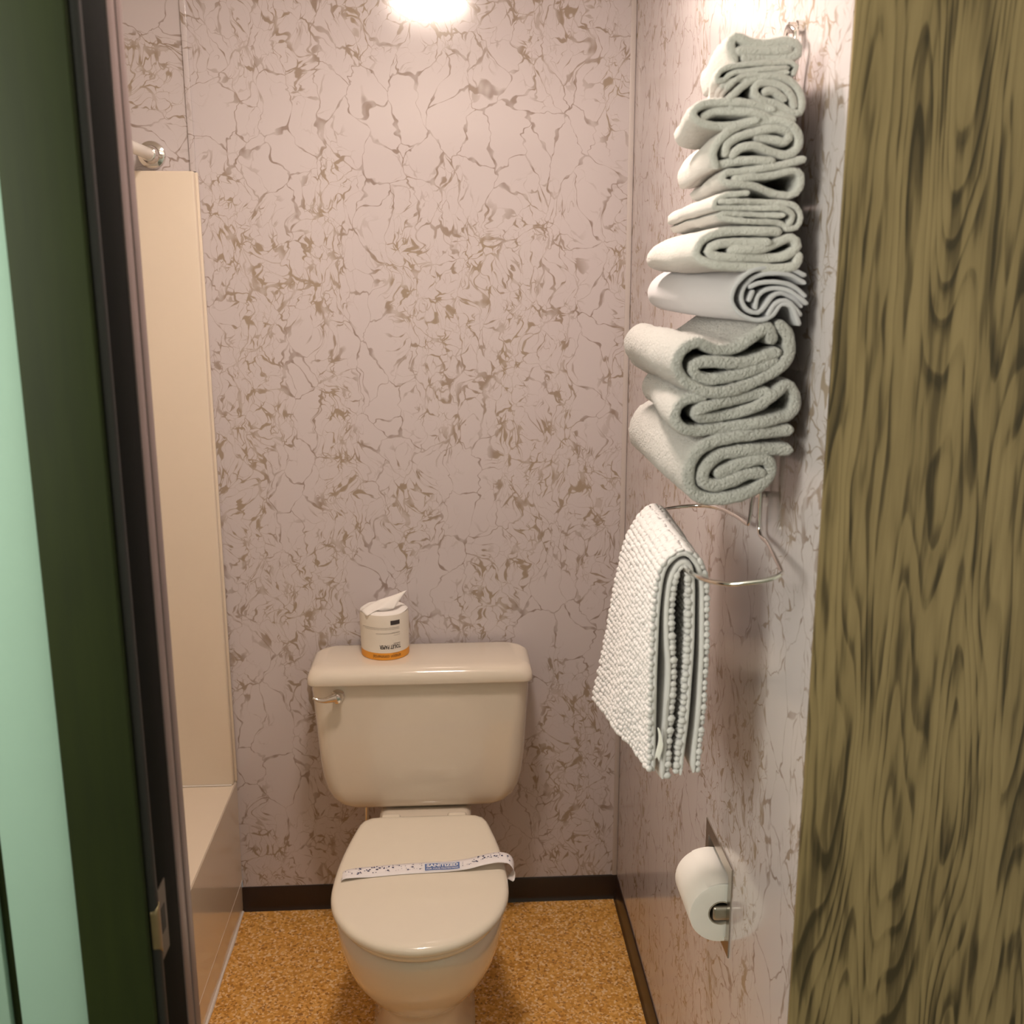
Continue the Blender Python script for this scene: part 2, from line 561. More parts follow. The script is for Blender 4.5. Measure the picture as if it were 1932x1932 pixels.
sur = thing('tub_surround', 'tall cream shower surround panel above the end of the bathtub', 'shower panel', (-.95, -.015, RZ))
boxobj('end_panel', (XB, XF, -.030, -.002, RZ+.0008, 1.829), 'acrylic', sur, bev=.004, seg=4)
boxobj('edge_flange', (XF-.0030, XF+.0050, -.012, -.0008, RZ+.0008, 1.828), 'acrylic', sur, bev=.003, seg=3)
boxobj('side_panel', (XB, XB+.022, -1.30, -.0305, RZ+.0008, 1.829), 'acrylic', sur, bev=.004)
boxobj('ledge_bead', (XB, XF-.004, -.0335, -.030, RZ+.0008, RZ+.004), 'caulk', sur, bev=.001)

rodt = thing('shower_rod', 'white shower curtain rod on a round chrome wall flange', 'shower rod', (-.648, 0, 1.864))
bm = bmesh.new()
lathe(bm, [(.0125, .012), (.0125, 1.30)], (-.648, 0, 1.864), (0, -1, 0), 24)
mk('rod', bm, 'rod', rodt)
bm = bmesh.new()
lathe(bm, [(.0300, .0005), (.0300, .006), (.0285, .010), (.0230, .0125), (.0200, .0135), (.0190, .018), (.0175, .024), (.0160, .026), (.0158, .034), (.0140, .035)], (-.648, 0, 1.864), (0, -1, 0), 36, True, True)
fl = mk('flange', bm, 'chrome', rodt)
bm = bmesh.new()
lathe(bm, [(.0048, .0105), (.0048, .0135), (.0030, .0150)], (-.6265, 0, 1.860), (0, -1, 0), 14)
mk('screw', bm, 'steel', fl)

# ------------------------------------------------------------------ ceiling light (out of view above, its glare shows on the laminate)
lt = thing('ceiling_light', 'round flush ceiling light with a frosted glass lens', 'ceiling light', (LAMP[0], LAMP[1], CEIL))
bm = bmesh.new()
lathe(bm, [(.105, .0005), (.118, .004), (.122, .044), (.116, .047), (.112, .040), (.105, .030)], (LAMP[0], LAMP[1], CEIL), (0, 0, -1), 40, False, False)
mk('drum_collar', bm, 'rod', lt)
bm = bmesh.new()
lathe(bm, [(.111, .040), (.108, .046), (.095, .051), (.070, .055), (.035, .057), (.004, .058)], (LAMP[0], LAMP[1], CEIL), (0, 0, -1), 40)
mk('glass_lens', bm, 'glow', lt)

# ------------------------------------------------------------------ toilet
CX = -.076
toi = thing('toilet', 'almond two-piece toilet with closed lid against the back wall', 'toilet', (CX, -.40, 0))
def hw_at(y, a=.177, yb=-.285, yw=-.57, yf=-.772, wb=.134):
    if y > yw:
        s = (yb-y)/(yb-yw)
        s = max(0, min(1, s))
        return wb+(a-wb)*math.sin(s*PI/2)**.9
    s = (yw-y)/(yw-yf)
    return a*math.sqrt(max(0, 1-s*s))
def seat_ring(z, inset=0, yb=-.285, yf=-.772, a=.177, wb=.134, cr=.028, cx=CX, n=72):
    """outline of the seat lid, D-shaped, sampled evenly by angle"""
    pts = []
    N = 200
    right = []
    for i in range(N+1):
        s = i/N
        y = yf+(yb-yf)*(1-math.cos(s*PI))/2
        w = hw_at(y, a, yb, -.57, yf, wb)
        # round the rear corners
        if y > yb-cr:
            q = (y-(yb-cr))/cr
            w -= cr*(1-math.sqrt(max(0, 1-q*q)))
        right.append(Vector((w, y, 0)))
    poly = right+[Vector((-p.x, p.y, 0)) for p in reversed(right)]
    # resample
    L = [0]
    for p, q in zip(poly, poly[1:]+[poly[0]]):
        L.append(L[-1]+(q-p).length)
    tot = L[-1]
    k = 0
    for i in range(n):
        d = tot*i/n
        while L[k+1] < d:
            k += 1
        p, q = poly[k], poly[(k+1) % len(poly)]
        f = (d-L[k])/max(1e-9, L[k+1]-L[k])
        r = p+(q-p)*f
        c = Vector((0, (yb+yf)/2, 0))
        v = r-c
        r = c+v*(1-inset/max(.05, v.length))
        pts.append(Vector((cx+r.x, r.y, z)))
    return pts
# lid
bm = bmesh.new()
rr = [seat_ring(.3955, .006), seat_ring(.3965, .002), seat_ring(.400, .0), seat_ring(.4075, .0008), seat_ring(.4120, .0045), seat_ring(.4146, .011), seat_ring(.4156, .022), seat_ring(.4166, .07), seat_ring(.4172, .12)]
loft(bm, rr)
mk('seat_lid', bm, 'seatplastic', toi, sharp=60)
bm = bmesh.new()
rr = [seat_ring(.3755, .022), seat_ring(.3775, .016), seat_ring(.384, .0145), seat_ring(.3905, .016), seat_ring(.3935, .023)]
loft(bm, rr)
mk('seat', bm, 'seatplastic', toi, sharp=60)
for sx in (-1, 1):
    bm = bmesh.new()
    box(bm, CX+sx*.075-.022, CX+sx*.075+.022, -.292, -.262, .372, .407, .006, 3)
    mk('hinge', bm, 'seatplastic', toi)
# bowl with pedestal
def oval(cx, hw, yb, yf, z, n=56, pw=2.25):
    cy = (yb+yf)/2
    hy = (yb-yf)/2
    out = []
    for k in range(n):
        a = 2*PI*k/n
        c, s_ = math.cos(a), math.sin(a)
        x = hw*math.copysign(abs(c)**(2/pw), c)
        y = hy*math.copysign(abs(s_)**(2/pw), s_)
        out.append(Vector((cx+x, cy+y, z)))
    return out
bm = bmesh.new()
secs = [(0, .112, -.16, -.655, 2.6), (.012, .111, -.16, -.654, 2.6), (.03, .104, -.165, -.645, 2.6), (.09, .096, -.18, -.628, 2.6), (.135, .094, -.19, -.622, 2.6),
        (.160, .097, -.20, -.628, 2.5), (.172, .106, -.205, -.645, 2.4), (.188, .120, -.21, -.668, 2.35), (.215, .138, -.215, -.692, 2.3), (.25, .1575, -.22, -.718, 2.25), (.29, .1685, -.225, -.736, 2.2),
        (.33, .1725, -.23, -.748, 2.2), (.352, .1725, -.232, -.751, 2.2), (.364, .1685, -.234, -.749, 2.2), (.3715, .163, -.24, -.744, 2.2), (.3735, .155, -.25, -.735, 2.2)]
loft(bm, [oval(CX-.002, hw, yb, yf, z, 64, pw) for z, hw, yb, yf, pw in secs])
mk('bowl', bm, 'china', toi, sharp=70)
# deck that carries the tank
bm = bmesh.new()
box(bm, CX-.110, CX+.110, -.275, -.035, .25, .362, .02, 4)
mk('tank_deck', bm, 'china', toi)
# tank
TX = -.0805
bm = bmesh.new()
def tank_ring(z, hw, yf, r):
    return rrect(TX, hw, yf, -.022, r, z, 8)
tk = [(.3655, .150, -.150, .03), (.3675, .175, -.160, .035), (.373, .195, -.168, .04), (.382, .208, -.174, .042), (.398, .221, -.178, .043), (.42, .2305, -.1795, .043), (.45, .237, -.180, .042), (.50, .2425, -.180, .040), (.58, .2465, -.180, .037), (.66, .2515, -.180, .034), (.694, .2530, -.180, .033)]
loft(bm, [tank_ring(*q) for q in tk])
mk('tank', bm, 'china', toi, sharp=70)
bm = bmesh.new()
lid = [(.6900, .2570, -.192, .022), (.6908, .2590, -.1945, .023), (.6935, .2602, -.1957, .024), (.7080, .2588, -.1945, .026), (.7180, .2550, -.1905, .036), (.7235, .2490, -.1840, .036), (.7262, .2400, -.1750, .034), (.7275, .2250, -.1600, .03)]
loft(bm, [rrect(TX, hw, yf, -.0215+(.2600-hw)*.5*0, r, z, 10) for z, hw, yf, r in lid])
mk('tank_lid', bm, 'china', toi, sharp=60)
# flush lever
hx, hz = -.2700, .6640
bm = bmesh.new()
lathe(bm, [(.0150, .1795), (.0150, .1825), (.0130, .1850), (.0105, .1885), (.0100, .196), (.0120, .1985), (.0120, .2060), (.0085, .2105), (.003, .2118)], (hx, 0, hz), (0, -1, 0), 28)
fh = mk('flush_handle', bm, 'chrome', toi)
bm = bmesh.new()
tube(bm, [(hx-.002, -.2045, hz+.004), (hx-.014, -.2075, hz+.002), (hx-.028, -.209, hz-.0005), (hx-.042, -.209, hz+.001), (hx-.054, -.2085, hz+.006)], lambda s: .0080*(1-s)**1.6+.0036, 14, .003)
mk('lever_arm', bm, 'chrome', fh)
# water supply stub behind the bowl
wl = thing('water_supply', 'short chrome water line behind the toilet under the tank', 'pipe', (-.235, -.012, .16))
bm = bmesh.new()
tube(bm, [(-.235, -.0015, .16), (-.235, -.055, .16), (-.234, -.075, .19), (-.225, -.085, .28), (-.222, -.085, .366)], .006, 12, .006)
mk('pipe', bm, 'chrome', wl)
bm = bmesh.new()
lathe(bm, [(.026, .0008), (.025, .004), (.012, .007)], (-.235, 0, .16), (0, -1, 0), 24)
mk('escutcheon', bm, 'chrome', wl)

# ------------------------------------------------------------------ lettering helper
def text_bm(body, size, bold=.0, spacing=1.0):
    cu = bpy.data.curves.new('lettering', 'FONT')
    cu.body = body
    cu.size = size
    cu.offset = bold
    cu.space_character = spacing
    cu.align_x = 'LEFT'
    cu.resolution_u = 3
    ob = bpy.data.objects.new('lettering_tmp', cu)
    C.objects.link(ob)
    dg = bpy.context.evaluated_depsgraph_get()
    me = bpy.data.meshes.new_from_object(ob.evaluated_get(dg))
    bm = bmesh.new()
    bm.from_mesh(me)
    bpy.data.objects.remove(ob, do_unlink=True)
    bpy.data.curves.remove(cu)
    bpy.data.meshes.remove(me)
    bmesh.ops.triangulate(bm, faces=bm.faces[:])
    return bm

def fit_text(bm, w):
    xs = [v.co.x for v in bm.verts]
    ys_ = [v.co.y for v in bm.verts]
    x0, x1, y0, y1 = min(xs), max(xs), min(ys_), max(ys_)
    for v in bm.verts:
        v.co.x = (v.co.x-x0)/(x1-x0)      # 0..1 along the line
        v.co.y = (v.co.y-y0)/(y1-y0)      # 0..1 up
    return bm

# ------------------------------------------------------------------ wrapped roll on the tank
RX, RY, RZ0, RR, RH = -.1660, -.0765, .7278, .0585, .1110
roll = thing('toilet_paper_roll', 'wrapped toilet paper roll with orange band standing on the tank lid', 'toilet paper', (RX, RY, RZ0))
rnd = random.Random(4)
def rollpt(a, h, r):
    # squashed, slightly soft cylinder; a=0 faces the camera, positive to the right
    k = 1+.012*math.sin(3*a+1)+.01*math.sin(2*a)
    dip = 1-.05*max(0, (h/RH-.86)/.14)**2
    rr_ = r*k*dip*(1-.03*(1-h/RH))
    return Vector((RX+.07*(h-RH*.5)*-.12+rr_*math.sin(a), RY-rr_*math.cos(a)*.98, RZ0+h))
def roll_wall(h0, h1, r, nh=6, na=64):
    bm = bmesh.new()
    quadgrid(bm, lambda u, v: rollpt(u*2*PI, h0+(h1-h0)*v, r), na, nh)
    bmesh.ops.remove_doubles(bm, verts=bm.verts[:], dist=1e-6)
    return bm
bm = roll_wall(.0178, RH-.002, RR)
wr = mk('wrapper', bm, 'wrap', roll)
bm = roll_wall(.0006, .0178, RR)
# tucked-in bottom
ob_ = mk('orange_band', bm, 'orange', roll)
bm = bmesh.new()
rings = []
for r, h in ((RR*.995, RH-.002), (RR*.93, RH+.0015), (RR*.78, RH+.0035), (RR*.55, RH+.001), (RR*.38, RH-.001), (RR*.33, RH-.006), (RR*.31, RH-.05)):
    ring = []
    for k in range(48):
        a = 2*PI*k/48
        p = rollpt(a, min(h, RH), r if h >= RH-.0021 else r/.95)
        p.z = RZ0+h+.0018*noise.noise(Vector((math.sin(a)*2, math.cos(a)*2, r*40)))
        ring.append(p)
    rings.append(ring)
loft(bm, rings, False, True)
mk('paper_top', bm, 'paper', roll)
# loose end of the wrapper rising from the left rim to a point
bm = bmesh.new()
A = [Vector((-.2215, -.095, .835)), Vector((-.205, -.115, .8360)), Vector((-.182, -.118, .8385))]
def flap(u, v):
    left = Vector((-.2225, -.0900, .8360)).lerp(Vector((-.2030, -.1240, .8375)), v)
    tip_b = Vector((-.1120, -.082, .8815))
    tip_f = Vector((-.1420, -.108, .8480))
    rgt = tip_b.lerp(tip_f, v)
    p = left.lerp(rgt, u)
    p.z += .007*math.sin(u*PI)*(1-.5*v)+.002*math.sin(u*7+v*5)
    return p
quadgrid(bm, flap, 14, 8)
ft = mk('torn_flap', bm, 'paper', roll)
m_ = ft.modifiers.new('solid', 'SOLIDIFY'); m_.thickness = .0006
# printing, upside down as the roll stands on its head
def on_roll(bm, a_start, a_end, h_lo, h_hi):
    """text u:0..1 runs from a_start (reader's left) to a_end, up direction points down the roll"""
    for v in bm.verts:
        a = a_start+(a_end-a_start)*v.co.x
        h = h_hi-(h_hi-h_lo)*v.co.y
        v.co = rollpt(a, h, RR+.0004)
    return bm
def subdiv_long(bm, n):
    return bm
mk('lettering', on_roll(fit_text(text_bm('TOILET PAPER', .01, .0003), 1), .72, -.17, .0275, .0375), 'ink', wr, smooth=False)
mk('lettering', on_roll(fit_text(text_bm('amazon commercial', .01, .0002), 1), .72, -.47, .0045, .0130), 'brownink', ob_, smooth=False)
def patch(a0, a1, h0, h1, mat, name, par):
    bm = bmesh.new()
    quadgrid(bm, lambda u, v: rollpt(a0+(a1-a0)*u, h0+(h1-h0)*v, RR+.0004), 16, 1)
    return mk(name, bm, mat, par)
patch(.30, .70, .0860, .0965, 'ink', 'barcode', wr)
patch(-1.00, .68, .0790, .0797, 'greyink', 'printed_line', wr)
patch(-.86, .68, .0755, .0761, 'greyink', 'printed_line', wr)
patch(-.30, .70, .0655, .0662, 'greyink', 'printed_line', wr)
patch(.42, .70, .0605, .0612, 'greyink', 'printed_line', wr)
patch(.34, .70, .0672, .0677, 'greyink', 'printed_line', wr)
patch(.40, .70, .0395, .0412, 'greyink', 'printed_line', wr)
# smile mark under the name
bm = bmesh.new()
quadgrid(bm, lambda u, v: rollpt(.66-.30*u, .0150+.0016*math.sin(u*PI)+.0007*v, RR+.0004), 12, 1)
mk('smile_mark', bm, 'brownink', ob_)

# ------------------------------------------------------------------ paper band across the seat lid
band = thing('sanitary_strip', 'white paper band with blue dots lying across the closed toilet lid', 'paper strip', (-.07, -.52, .4175))
ctr = [(-.2365, -.5310, .4140), (-.2290, -.5295, .4185), (-.2050, -.5235, .4192), (-.175, -.5190, .4186), (-.12, -.5135, .4188), (-.07, -.5110, .4190), (-.02, -.5095, .4195), (.02, -.5085, .4230), (.055, -.5060, .4300),
       (.085, -.5040, .4330), (.1045, -.5060, .4290), (.1130, -.5120, .4190), (.1145, -.5170, .4080), (.1100, -.5220, .3990), (.1040, -.5260, .3945)]
cp = smooth_path(ctr, .004)
def band_frame(i):
    d = (cp[min(i+1, len(cp)-1)]-cp[max(0, i-1)]).normalized()
    across = Vector((.03, 1, 0))
    across = (across-d*across.dot(d)).normalized()
    nrm = d.cross(across)
    return across, nrm
def band_at(s, w, lift=0):
    """s: 0..1 along, w: -1..1 across (-1 near, +1 far)"""
    f = s*(len(cp)-1)
    i = min(int(f), len(cp)-2)
    p = cp[i].lerp(cp[i+1], f-i)
    a, n_ = band_frame(i)
    curl = .004*math.exp(-((s-.02)/.08)**2)*max(0, -w)
    return p+a*(.0195*w)+n_*lift+Vector((0, 0, curl))
bm = bmesh.new()
quadgrid(bm, lambda u, v: band_at(u, v*2-1), len(cp)-1, 4)
bo = mk('band', bm, 'band', band)
m_ = bo.modifiers.new('solid', 'SOLIDIFY'); m_.thickness = .0003
def s_of_x(x):
    best = min(range(int(len(cp)*.85)), key=lambda i: abs(cp[i].x-x))
    return best/(len(cp)-1)
sA, sB = s_of_x(-.0715), s_of_x(.0035)
bm = bmesh.new()
quadgrid(bm, lambda u, v: band_at(sA+(sB-sA)*u, -.78+1.50*v+.05*math.sin(u*6), .0006), 24, 4)
lb0 = mk('label_border', bm, 'whiteink', band)
bm = bmesh.new()
quadgrid(bm, lambda u, v: band_at(sA+(sB-sA)*(.025+.95*u), -.78+1.50*(.08+.84*v)+.05*math.sin((.025+.95*u)*6), .0009), 24, 4)
lb = mk('label_panel', bm, 'blue', band)
def on_band(bm, u0, u1, w0, w1):
    for v in bm.verts:
        u = u0+(u1-u0)*v.co.x
        w = w0+(w1-w0)*v.co.y
        v.co = band_at(sA+(sB-sA)*u, -.78+1.50*w+.05*math.sin(u*6), .0013)
    return bm
mk('lettering', on_band(fit_text(text_bm('SANITIZED', .01, .0004), 1), .07, .93, .46, .84), 'whiteink', lb, smooth=False)
mk('lettering', on_band(fit_text(text_bm('FOR YOUR PROTECTION', .01, .0002), 1), .07, .93, .17, .34), 'whiteink', lb, smooth=False)
bm = bmesh.new()
rnd = random.Random(11)
sMax = s_of_x(.1045)
for k in range(150):
    s = .03+(sMax+.05-.03)*rnd.random()
    if sA-.012 < s < sB+.012:
        continue
    w = rnd.uniform(-.25, .85)
    r = rnd.choice((.0008, .0010, .0010, .0014, .0018, .0024))
    ds = r/(.42)
    vs_ = [bm.verts.new(band_at(s+ds*math.cos(a), w+r/.0195*math.sin(a), .0006)) for a in (2*PI*q/10 for q in range(10))]
    bm.faces.new(vs_)
mk('printed_dots', bm, 'navy', bo, smooth=False, kind='stuff')

# ------------------------------------------------------------------ recessed paper holder on the right wall
hold = thing('toilet_paper_holder', 'recessed steel toilet paper holder set into the right wall', 'paper holder', (XR, -.96, .57))
bm = bmesh.new()
PY0, PY1, PZ0, PZ1 = -1.039, -.880, .570, .722
ys = [PY0, HY0+.004, HY1-.004, PY1]
zs = [PZ0, HZ0+.004, HZ1-.004, PZ1]
for i in range(3):
    for j in range(3):
        if i == 1 and j == 1:
            continue
        bm.faces.new([bm.verts.new(p) for p in ((XR-.0022, ys[i], zs[j]), (XR-.0022, ys[i], zs[j+1]), (XR-.0022, ys[i+1], zs[j+1]), (XR-.0022, ys[i+1], zs[j]))])
bmesh.ops.remove_doubles(bm, verts=bm.verts[:], dist=1e-5)
ret = bmesh.ops.extrude_face_region(bm, geom=bm.faces[:])
bmesh.ops.translate(bm, verts=[g for g in ret['geom'] if isinstance(g, bmesh.types.BMVert)], vec=(.0020, 0, 0))
mk('face_plate', bm, 'steel', hold, smooth=False)
bm = bmesh.new()
quads = [((XR, HY0+.004, HZ0+.004), (XR, HY1-.004, HZ0+.004), (XR+.06, HY1-.004, HZ0+.004), (XR+.06, HY0+.004, HZ0+.004))]
x0, x1, a0, a1, b0, b1 = XR, XR+.062, HY0+.004, HY1-.004, HZ0+.004, HZ1-.004
for q in (((x0, a0, b0), (x1, a0, b0), (x1, a1, b0), (x0, a1, b0)), ((x0, a0, b1), (x1, a0, b1), (x1, a1, b1), (x0, a1, b1)),
          ((x0, a0, b0), (x1, a0, b0), (x1, a0, b1), (x0, a0, b1)), ((x0, a1, b0), (x1, a1, b0), (x1, a1, b1), (x0, a1, b1)), ((x1, a0, b0), (x1, a1, b0), (x1, a1, b1), (x1, a0, b1))):
    bm.faces.new([bm.verts.new(p) for p in q])
mk('recess_box', bm, 'steel', hold, smooth=False)
WX, WZ, WR = .4085, .6335, .0500
for yy0, yy1 in ((-1.0215, -1.0100), (-.909, -.8975)):
    bm = bmesh.new()
    box(bm, WX-.014, XR+.0605, yy0, yy1, WZ-.011, WZ+.013, .005, 3)
    mk('bracket', bm, 'steel', hold)
bm = bmesh.new()
lathe(bm, [(.011, .0), (.011, .100)], (WX+.002, -1.0098, WZ), (0, 1, 0), 20)
mk('spindle', bm, 'steel', hold)
wroll = thing('toilet_paper_roll', 'white toilet paper roll hanging in the recessed wall holder', 'toilet paper', (WX, -.96, WZ))
bm = bmesh.new()
prof = [(.0205, -.0535), (.046, -.0545), (.0492, -.0538), (.0500, -.0515), (.0500, .0515), (.0492, .0538), (.046, .0545), (.0205, .0535), (.0200, .0500), (.0200, -.0500)]
prof.append(prof[0])
lathe(bm, prof, (WX, -.9625, WZ), (0, 1, 0), 56, False, False)
bmesh.ops.remove_doubles(bm, verts=bm.verts[:], dist=1e-6)
mk('paper', bm, 'paper', wroll)
bm = bmesh.new()
lathe(bm, [(.0199, -.0540), (.0199, .0540), (.0187, .0540), (.0187, -.0540), (.0199, -.0540)], (WX, -.9625, WZ), (0, 1, 0), 40, False, False)
mk('core_tube', bm, 'card', wroll)
bm = bmesh.new()
def tail(u, v):
    a = math.radians(118-62*u)
    r = WR+.0006+.0035*u*u
    return Vector((WX+r*math.cos(a), -1.0155+.106*v, WZ+r*math.sin(a)))
quadgrid(bm, tail, 14, 3)
tl = mk('loose_sheet', bm, 'paper', wroll)

# ------------------------------------------------------------------ chrome towel rack
rack = thing('towel_rack', 'chrome wire towel rack with an open ring on the right wall', 'towel rack', (.40, -1.13, 1.27))
WRR = .0029
ring = [(.4045, -1.1190, 1.330), (.4045, -1.1200, 1.290), (.4040, -1.1270, 1.2700), (.4010, -1.1700, 1.2690), (.3920, -1.2300, 1.2670), (.3840, -1.2800, 1.2655), (.3800, -1.2945, 1.2645), (.3700, -1.3000, 1.2615), (.3560, -1.2990, 1.2575), (.3400, -1.2930, 1.2540), (.3243, -1.2840, 1.2500), (.3080, -1.2660, 1.2475), (.2967, -1.2423, 1.2460),
        (.2876, -1.1959, 1.2450), (.2835, -1.12, 1.2465), (.2855, -1.03, 1.2500), (.2930, -.960, 1.2530), (.3086, -.9179, 1.2550), (.3351, -.9050, 1.2580), (.3745, -.9128, 1.2620), (.3950, -.950, 1.2655), (.4020, -1.0148, 1.2690), (.4045, -1.0620, 1.2690), (.4045, -1.0740, 1.2750), (.4045, -1.0800, 1.30), (.4045, -1.0830, 1.33)]
bm = bmesh.new()
tube(bm, ring, WRR, 12, .004)
mk('ring', bm, 'chrome', rack)
bm = bmesh.new()
tube(bm, [(.4045, -1.0830, 1.33), (.4045, -1.0900, 1.55), (.4045, -1.1100, 1.80), (.4035, -1.126, 1.868), (.4020, -1.133, 1.8800), (.4000, -1.146, 1.8860), (.4020, -1.160, 1.8800), (.4035, -1.164, 1.868), (.4045, -1.1500, 1.80), (.4045, -1.1250, 1.55), (.4045, -1.1190, 1.33)], WRR*1.15, 12, .004)
mk('upright', bm, 'chrome', rack)
bm = bmesh.new()
lathe(bm, [(.0045, 0), (.0045, .0130)], (.4040, -1.1010, 1.318), (1, 0, 0), 14)
box(bm, .4030, .4060, -1.119, -1.083, 1.315, 1.321, .001)
mk('wall_mount', bm, 'chrome', rack)
bm = bmesh.new()
lathe(bm, [(.0065, 0), (.0065, .0085), (.0085, .0095), (.0085, .0170)], (.4000, -1.1460, 1.8850), (1, 0, 0), 18)
mk('wall_mount', bm, 'chrome', rack)

# ------------------------------------------------------------------ rolled towels, each a folded thick cloth with its own fold path
CAMP = Vector((0, -2.431, 1.6))
def towel(name, label, mat, yn, L, th, dx, ribbons, seed):
    bm = bmesh.new()
    rough = {'flat': .3, 'towel': .55}.get(mat, 1.0)
    for ri, rib in enumerate(ribbons):
        pts = smooth_path([(x, 0, z) for x, z in rib], .0042)
        n = len(pts)
        nrm = []
        for i in range(n):
            d = (pts[min(i+1, n-1)]-pts[max(i-1, 0)]).normalized()
            nrm.append(Vector((-d.z, 0, d.x)))
        d0 = (pts[0]-pts[1]).normalized()
        d1 = (pts[-1]-pts[-2]).normalized()
        # cross-section columns: pairs (left, right) with rounded tips
        cols = []
        for q in (.98, .75, .4):
            cols.append((pts[0]+d0*th*.5*q, nrm[0], math.sqrt(1-q*q)))
        for i in range(n):
            cols.append((pts[i], nrm[i], 1))
        for q in (.4, .75, .98):
            cols.append((pts[-1]+d1*th*.5*q, nrm[-1], math.sqrt(1-q*q)))
        m = len(cols)
        ny = max(12, int(L/.0085))
        ylist = [(0, .55), (th*.10, .80), (th*.28, .95), (th*.5, 1)]
        for k in range(1, ny):
            ylist.append((th*.5+(L-th)*k/ny, 1))
        ylist += [(L-th*.5, 1), (L-th*.25, .92), (L-th*.08, .72), (L, .5)]
        grid = []
        for (yy, tf) in ylist:
            s = yy/L
            sm = s*s*(3-2*s)
            row = []
            for side in (1, -1):
                r_ = []
                for ci, (p, nn, w) in enumerate(cols):
                    arc = ci*.0042
                    stag = .0060*noise.noise(Vector((arc*22, ri*7.3, seed*3.1)))*(1-s)
                    o = p+nn*(side*th*.5*w*tf)
                    y = yn+yy+stag
                    q = Vector((o.x*14+seed, y*9, o.z*14))
                    lo = noise.noise_vector(q)*(.0045*sm)
                    hi = noise.noise(Vector((o.x*120+seed*5, y*120, o.z*120)))*.0011*rough
                    h2 = noise.noise(Vector((o.x*330, y*330+seed, o.z*330)))*.0013*rough
                    v = Vector((o.x+dx*sm, y, o.z))+lo+nn*(side*(hi+h2))
                    v.x = min(v.x, XR-.0170) if v.y > -1.20 else min(v.x, XR-.006)
                    r_.append(bm.verts.new(v))
                row.append(r_)
            grid.append(row)
        for a, b in zip(grid, grid[1:]):
            for side in (0, 1):
                for i in range(m-1):
                    bm.faces.new((a[side][i], a[side][i+1], b[side][i+1], b[side][i]))
            bm.faces.new((a[0][0], a[1][0], b[1][0], b[0][0]))
            bm.faces.new((a[0][-1], a[1][-1], b[1][-1], b[0][-1]))
        for g in (grid[0], grid[-1]):
            for i in range(m-1):
                bm.faces.new((g[0][i], g[0][i+1], g[1][i+1], g[1][i]))
    o = mk(name, bm, mat, sharp=80)
    tag(o, label, 'towel', 'towels stacked on the chrome rack')
    return o

